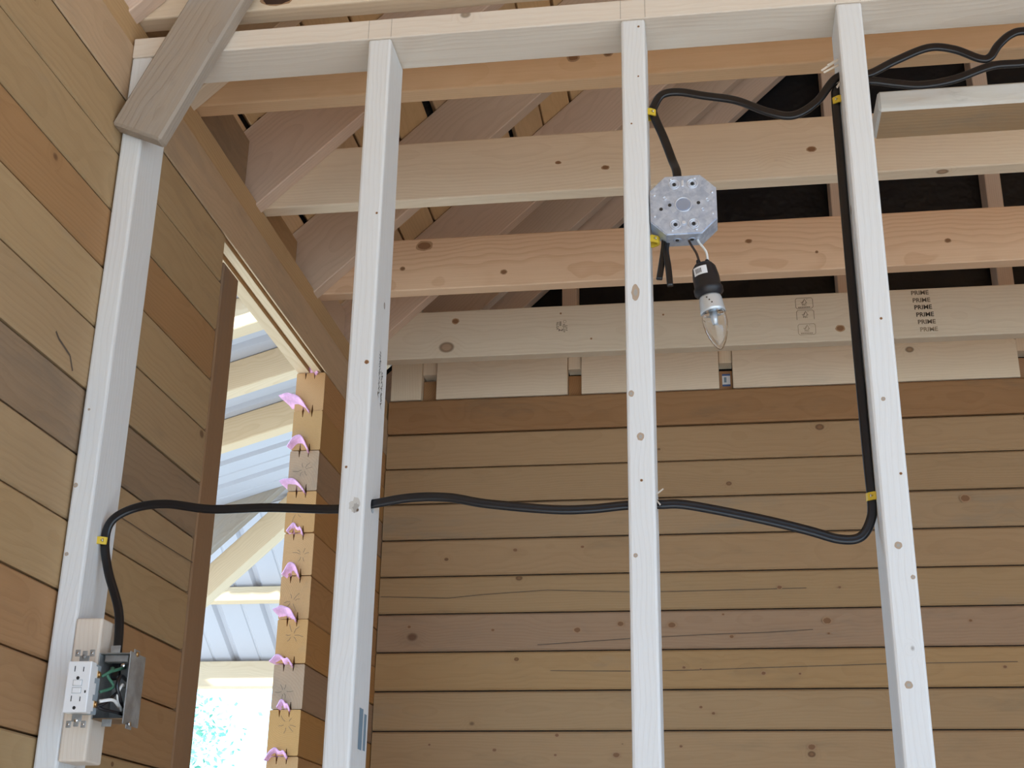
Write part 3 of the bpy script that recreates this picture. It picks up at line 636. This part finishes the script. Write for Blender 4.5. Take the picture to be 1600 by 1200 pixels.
# ------------------------------------------------------------------ lamp holder and bulb
ax = Vector((.020, .004, -.134)).normalized(); b0 = Vector((.9355, .020, .899 + H))
e = empty('lamp_socket', b0, 'black pigtail lamp socket hanging from the octagonal box', 'lamp socket')
sb = lathe('socket_body', [(0, -.002), (.0135, 0), (.0175, .006), (.0195, .020), (.0195, .036), (.0215, .039), (.0215, .046), (.0175, .050), (.016, .052), (0, .052)], b0, ax, M['black_rubber'], e, n=28)
for dx in (-.006, .007): lathe('strain_relief', [(.004, 0), (.003, .009), (0, .0095)], b0 + Vector((dx, 0, -.001)), -ax, M['black_rubber'], e, n=12)
# curved sticker on the socket
q = Vector((0, 0, 1)).rotation_difference(ax).to_matrix().to_4x4(); v, f = [], []
side0 = math.atan2(*(reversed((q.inverted().to_3x3() @ Vector((-.45, -1, 0))).xy)))
for i in range(7):
    a = side0 + (-.55 + 1.1 * i / 6)
    for h in (.009, .022): v.append((.0199 * math.cos(a), .0199 * math.sin(a), h))
for i in range(6): f.append((2 * i, 2 * i + 2, 2 * i + 3, 2 * i + 1))
for i, vv in enumerate(v):   # the upper body tapers slightly
    pass
link('sticker', mesh_from(v, f, True), M['label'], sb, Matrix.Translation(b0) @ q)
v, f = [], []
for i in range(5):
    a = side0 + (.28 - .1 * i)
    n = len(v)
    for da, h in ((0, .012), (.055, .012), (.055, .019), (0, .019)): v.append((.0201 * math.cos(a + da), .0201 * math.sin(a + da), h))
    f.append((n, n + 1, n + 2, n + 3))
link('barcode', mesh_from(v, f), M['ink'], sb, Matrix.Translation(b0) @ q)
sweep('dark_wire', [(.914, .022, .948 + H), (.918, .02, .935 + H), (.926, .018, .918 + H), (.9295, .019, .905 + H)], circ(.0018, 8), M['brown_wire'], e)
sweep('pale_wire', [(.927, .024, .948 + H), (.931, .02, .936 + H), (.940, .017, .920 + H), (.9425, .019, .905 + H)], circ(.0018, 8), M['white_wire'], e)
b1 = b0 + ax * .0525
e = empty('candle_bulb', b1, 'clear candle-shaped bulb with a silver collar, screwed into the black socket', 'bulb')
co = lathe('collar', [(0, 0), (.0155, 0), (.0165, .003), (.0183, .022), (.0186, .0255), (0, .0258)], b1, ax, M['alu'], e, n=28)
outer = [(.0172, .0262), (.0182, .034), (.0180, .043), (.0165, .053), (.0138, .063), (.0098, .073), (.0055, .080), (.002, .0835), (0, .084)]
lathe('glass', outer + [(max(0, r - .0009), h - .0004) for r, h in outer[::-1]], b1, ax, M['glass'], e, n=28)
lathe('light_guide', [(.006, .0258), (.0052, .036), (.004, .044), (0, .0445)], b1, ax, M['alu'], e, n=16)
for a in range(3):
    lathe('print_line', [(.0, 0), (.0012, 0), (.0012, .0003), (0, .0003)], b1 + ax * (.008 + .004 * a) + Vector((-.006 + .003 * a, -.0176, 0)), (0, -1, 0), M['ink'], co, n=6)

# ------------------------------------------------------------------ outlet: steel box, receptacle
bx0, bx1, by0, by1, bz0, bz1 = .0778, .1245, .000, .052, .243 + H, .334 + H
e = empty('outlet_box', ((bx0 + bx1) / 2, by0, bz0), 'grey steel device box screwed to the block with its front open', 'outlet box')
box('side_plate', bx1 - .0015, bx1, by0, by1, bz0 - .006, bz1 + .002, M['dull_steel'], e, bev=.0004)
box('side_plate', bx0, bx0 + .0015, by0, by1, bz0, bz1, M['dull_steel'], e, bev=.0004)
box('back_plate', bx0 + .0015, bx1 - .0015, by1 - .0015, by1, bz0, bz1, M['dull_steel'], e, bev=.0004)
box('box_top', bx0 + .0015, bx1 - .0015, by0, by1 - .0015, bz1 - .0015, bz1, M['dull_steel'], e, bev=.0004)
box('box_bottom', bx0 + .0015, bx1 - .0015, by0, by1 - .0015, bz0, bz0 + .0015, M['rust'], e, bev=.0004)
for z in (bz1 + .003, bz0 - .007):
    t = box('side_tab', bx1 - .0015, bx1, by0 + .012, by0 + .030, z - .004, z + .004, M['dull_steel'], e, bev=.0004)
    lathe('tab_screw', [(.0038, 0), (.0032, .0018), (0, .002)], (bx1, by0 + .021, z - (.002 if z > bz1 else -.003)), X, M['brass' if z > bz1 else 'chrome'], t, n=12)
for z0, z1 in ((bz1, bz1 + .010), (bz0 - .010, bz0)): box('device_ear', bx0 + .016, bx0 + .030, by0, by0 + .0015, z0, z1, M['dull_steel'], e, bev=.0004)
box('clamp', bx0 + .006, bx1 - .006, by0 + .006, by0 + .02, bz1 - .012, bz1 - .002, M['dull_steel'], e, bev=.001)
lathe('clamp_screw', [(.0035, 0), (.003, .002), (0, .0022)], (bx1 - .012, by0 + .006, bz1 - .017), (0, -1, 0), M['chrome'], e, n=12)
# wires between the box and the receptacle
for nm, pts, mt, r in (('green_wire', [(.105, .03, .318), (.112, -.005, .310), (.104, -.022, .300), (.110, -.012, .285), (.100, -.030, .275)], 'green', .0022),
                       ('green_wire', [(.090, .03, .316), (.100, -.002, .312), (.108, -.018, .306), (.100, -.030, .296)], 'green', .0022),
                       ('black_wire', [(.110, .03, .300), (.1165, -.006, .300), (.1165, -.014, .285), (.119, -.004, .268), (.112, .02, .262)], 'black_cable', .0028),
                       ('black_wire', [(.100, .03, .285), (.113, -.008, .276), (.108, -.024, .262), (.1005, -.034, .255)], 'black_cable', .0022),
                       ('white_wire', [(.104, .03, .262), (.114, .0, .262), (.114, -.018, .266), (.103, -.034, .262)], 'white_wire', .0024),
                       ('white_wire', [(.112, .02, .290), (.118, -.003, .288), (.117, -.010, .272), (.112, .02, .256)], 'white_wire', .0020),
                       ('black_wire', [(.115, .02, .252), (.1165, -.006, .251), (.106, -.024, .252), (.098, -.034, .256)], 'black_cable', .0024)):
    sweep(nm, [(a, b_, c + H) for a, b_, c in pts], circ(r, 8), M[mt], e)
gx0, gx1, gy0, gz0, gz1 = .0652, .0985, -.062, .2435 + H, .3115 + H
e = empty('receptacle', ((gx0 + gx1) / 2, gy0, gz0), 'white receptacle with test buttons pulled out of the steel box', 'outlet')
fc = box('face', gx0, gx1, gy0, gy0 + .016, gz0, gz1, M['white'], e, bev=.0012, seg=2)
for z0, z1 in ((gz0 + .004, gz0 + .018), (gz0 + .026, gz0 + .0415), (gz0 + .048, gz1 - .004)):
    box('face_flange', gx0 + .001, gx1 - .0004, gy0 + .0155, gy0 + .022, z0, z1, M['white'], e, bev=.0006)
box('rear_body', gx0 + .001, gx1 - .0012, gy0 + .0165, gy0 + .034, gz0 + .001, gz1 - .001, M['gray_plastic'], e, bev=.001)
gc = (gx0 + gx1) / 2
for zc, up in ((gz0 + .052, 1), (gz0 + .0125, 1)):
    for dx, hh in ((-.0062, .0075), (.0062, .0062)):
        box('slot', gc + dx - .0006, gc + dx + .0006, gy0 - .0003, gy0 + .001, zc + .002, zc + .002 + hh, M['slot'], fc, bev=0)
    lathe('ground_hole', [(.0024, 0), (.0023, .0006)], (gc - .0005, gy0 + .0003, zc - .0065), (0, -1, 0), M['slot'], fc, n=12)
for z0 in (gz0 + .0255, gz0 + .0355):
    box('button_gap', gc - .0068, gc + .0064, gy0 - .0002, gy0 + .001, z0 - .0005, z0 + .0077, M['gray_plastic'], fc, bev=0)
    box('test_button', gc - .0062, gc + .0058, gy0 - .0012, gy0 + .001, z0, z0 + .0072, M['white'], fc, bev=.0006)
box('indicator', gx1 - .0055, gx1 - .0035, gy0 - .0003, gy0 + .001, gz0 + .0255, gz0 + .029, M['slot'], fc, bev=0)
for zc in (gz0 + .014, gz0 + .054):
    tcl = box('terminal_clamp', gx1 - .002, gx1 + .0002, gy0 + .021, gy0 + .030, zc - .0045, zc + .0045, M['brass'], e, bev=.0005)
    lathe('terminal_screw', [(.0034, 0), (.003, .0022), (0, .0024)], (gx1, gy0 + .0255, zc), X, M['brass'], tcl, n=12)
for sgn, zb in ((1, gz1), (-1, gz0)):
    yk = box('yoke_tab', gc - .009, gc + .005, gy0 + .014, gy0 + .0155, min(zb, zb + sgn * .010), max(zb, zb + sgn * .010), M['dull_steel'], e, bev=.0004)
    for dx in (-.0125, .0085):
        box('yoke_ear', gc + dx - .0035, gc + dx + .0035, gy0 + .014, gy0 + .0155, min(zb + sgn * .009, zb + sgn * .018), max(zb + sgn * .009, zb + sgn * .018), M['dull_steel'], yk, bev=.0004)
        lathe('ear_hole', [(.0016, 0), (.0015, .0004)], (gc + dx, gy0 + .0141, zb + sgn * .0135), (0, -1, 0), M['chrome'], yk, n=10)
    box('yoke_bar', gc - .0055, gc + .0015, gy0 + .014, gy0 + .0155, min(zb + sgn * .008, zb + sgn * .0165), max(zb + sgn * .008, zb + sgn * .0165), M['dull_steel'], yk, bev=.0004)
    lathe('yoke_screw', [(.003, 0), (.0026, .0015), (0, .0017)], (gc - .002, gy0 + .0141, zb + sgn * .0085), (0, -1, 0), M['chrome' if sgn < 0 else 'dull_steel'], yk, n=12)

# ------------------------------------------------------------------ pink foam gasket strips in the log joints
ords = ['topmost', 'second', 'third', 'fourth', 'fifth', 'sixth', 'seventh', 'eighth', 'ninth', 'lowest']
#        left x, right x, arch height, droop, protrusion, skew of the outer edge
foam = [(-.066, -.022, .014, .000, .020, .004, 1), (-.098, -.024, .016, -.018, .024, -.01, 0), (-.078, -.026, .024, .006, .030, 0, 0), (-.086, -.025, .012, -.008, .024, -.004, 0), (-.066, -.026, .015, .008, .020, 0, 1),
        (-.068, -.027, .020, .012, .024, 0, 0), (-.082, -.027, .012, -.006, .026, .002, 0), (-.080, -.027, .012, .006, .024, 0, 1), (-.058, -.026, .014, .006, .018, 0, 1), (-.078, -.026, .014, .018, .026, .004, 1)]
for i, (xl, xr, ah, dr, pr, sk, dip) in enumerate(foam):
    zj = ZT - P_ * i + H + .001
    pts = []
    for kx in range(13):
        t = kx / 12; x = xl + (xr - xl) * t
        hgt = ah * math.sin(math.pi * min(1, max(0, t * .9 + .08))) - (dr * (1 - t) ** 2 if dr > 0 else dr * (1 - t) * 1.2) - (.012 * t ** 5)
        if dip: hgt -= .009 * math.exp(-((t - .62) / .12) ** 2)
        pts.append((x, hgt))
    v, f = [], []; xm = -.038
    for j in range(5):
        u = j / 4
        for kx, (x, h) in enumerate(pts):
            xx = xm + (x - xm) * (.72 + .38 * u)
            v.append(Vector((xx + sk * u + .0012 * math.sin(7 * u + kx), 1.225 - u * pr * .8, zj - .004 + h * (.5 + .75 * u) + (.017 if not dip else .017) * u - .004 * u * u + .001 * math.sin(3 * u + kx * 1.3 + i))))
    n = 13
    for j in range(4):
        for kx in range(12): f.append((j * n + kx, j * n + kx + 1, (j + 1) * n + kx + 1, (j + 1) * n + kx))
    c, v = centred(v); me = mesh_from(v, f, True)
    bm2 = bmesh.new(); bm2.from_mesh(me); bmesh.ops.solidify(bm2, geom=list(bm2.faces), thickness=.0032); bm2.to_mesh(me); bm2.free(); me.shade_smooth()
    o = link('foam_strip', me, M['pink'], None, Matrix.Translation(c))
    tag(o, ('lowest' if i == 9 else ords[i]) + ' pink foam gasket strip poking from the log ends' + ('' if i in (0, 9) else ', counted from the top'), 'foam strip', 'pink foam strips in the log joints')

# ------------------------------------------------------------------ porch outside the doorway
def tin_sheet(name, o, d, across, L, W, rib, label):
    """sheet of ribbed metal: o corner, d slope direction (ribs run along it), across, length L, width W"""
    d, across = Vector(d).normalized(), Vector(across).normalized(); nrm = d.cross(across).normalized()
    if nrm.z < 0: nrm = -nrm
    prof = []; w = 0
    while w < W:
        for dw, h in ((0, 0), (rib * .40, 0), (rib * .42, .004), (rib * .46, .004), (rib * .48, 0), (rib * .80, 0), (rib * .86, .02), (rib * .94, .02)): prof.append((w + dw, h))
        w += rib
    v = []
    for t in (0, L): v += [Vector(o) + d * t + across * a + nrm * h for a, h in prof]
    n = len(prof); f = [(i, i + 1, n + i + 1, n + i) for i in range(n - 1)]
    c, v = centred(v); me = mesh_from(v, f)
    bm2 = bmesh.new(); bm2.from_mesh(me); bmesh.ops.solidify(bm2, geom=list(bm2.faces), thickness=.0015); bm2.to_mesh(me); bm2.free()
    return tag(link(name, me, M['tin'], None, Matrix.Translation(c)), label, kind='structure')
sl = .30; dA = Vector((1, 0, sl)).normalized(); nA = Vector((-sl, 0, 1)).normalized()
def A(x, y, n=0.): return Vector((x, y, 1.768 + sl * (x + .79) + H)) + nA * n
for i, (y, lb) in enumerate(((2.17, 'porch roof timber nearest the doorway header'), (2.60, 'upper pale porch roof timber seen through the doorway'), (3.05, 'lower pale porch roof timber with a dark nail mark'), )):
    tag(board('porch_rafter', A(-2.3, y + .035, .055), A(-.12, y + .035, .055), .11, .07, nA, M['porch'], bev=.003), lb, 'rafter', 'porch roof timbers')
tin_sheet('roof_porch', A(-2.3, 2.05, .112), dA, Y, 2.25, 1.95, .24, 'ribbed metal roofing over the porch timbers')
d45 = Vector((1, 0, .95)).normalized(); n45 = Vector((-.95, 0, 1)).normalized()
def V2(x, y, n): return Vector((x, y, 1.70 + .93 * (x + 1.15) + H)) + n45 * n
tag(board('valley_board', V2(-2.6, 3.95, .055), V2(-.30, 3.95, .055), .13, .05, n45, M['weathered'], bev=.003), 'grey weathered slanting board under the porch metal', 'board')
tag(board('valley_rafter', V2(-2.6, 4.06, -.075), V2(-.30, 4.06, -.075), .115, .09, n45, M['porch'], bev=.003), 'pale slanting rafter below the grey slanting board', 'rafter')
tag(board('counter_brace', (-2.0, 4.06, 2.36 + H), (-1.25, 4.06, 1.79 + H), .13, .04, Z, M['porch'], bev=.003), 'brown-edged porch brace meeting the grey slanting board', 'brace')
sB = Vector((0, .5, -.295)).normalized()
tin_sheet('roof_lean_to', Vector((-3.6, 4.12, 2.14 + H + .005)), sB, X, 1.85, 3.3, .27, 'ribbed metal roofing of the lean-to falling away from the porch')
tag(box('purlin', -3.6, -.3, 5.0, 5.09, 1.535 + H, 1.610 + H, M['porch'], bev=.003), 'upper level purlin under the far metal roofing', 'purlin', 'lean-to purlins')
tag(box('purlin', -3.6, -.3, 5.5, 5.60, 1.165 + H, 1.305 + H, M['porch'], bev=.003), 'lower level eave beam above the sunlit tree', 'beam', 'lean-to purlins')
# tree beyond the porch
def tree(x, y, h, r, label, seed):
    rnd = random.Random(seed)
    e = empty('leafy_tree', (x, y, -.3), label, 'tree', 'trees beyond the porch')
    lathe('trunk', [(.16, 0), (.12, h * .35), (.07, h * .8), (.02, h)], (x, y, -.3), (.02, .01, 1), M['bark'], e, n=10)
    v, f = [], []
    cl = []
    for i in range(34):
        zz = rnd.uniform(.12, 1.0); rr = r * (1 - .75 * zz) * math.sqrt(rnd.random()); a = rnd.uniform(0, 6.28)
        cl.append((x + rr * math.cos(a), y + rr * math.sin(a), -.3 + h * zz))
    for cx, cy, cz in cl:
        for j in range(70):
            p = Vector((cx + rnd.gauss(0, .22), cy + rnd.gauss(0, .22), cz + rnd.gauss(0, .13)))
            d = Vector((rnd.gauss(0, 1), rnd.gauss(0, 1), rnd.gauss(0, .6))).normalized(); s_ = d.cross(Vector((rnd.gauss(0, 1), rnd.gauss(0, 1), rnd.gauss(0, 1)))).normalized()
            L = rnd.uniform(.05, .09); n = len(v)
            v += [p, p + d * L * .5 + s_ * L * .28, p + d * L, p + d * L * .5 - s_ * L * .28]; f.append((n, n + 1, n + 2, n + 3))
    c, v = centred(v); me = bpy.data.meshes.new('crown'); me.from_pydata([tuple(q_) for q_ in v], [], f); me.update()
    link('crown', me, M['leaf'], e, Matrix.Translation(c))
tree(-4.5, 11.0, 4.0, 1.3, 'sunlit green tree seen below the eave beam through the doorway', 4)
tree(-6.8, 16.5, 5.0, 1.8, 'more distant sunlit tree beyond the porch', 9)
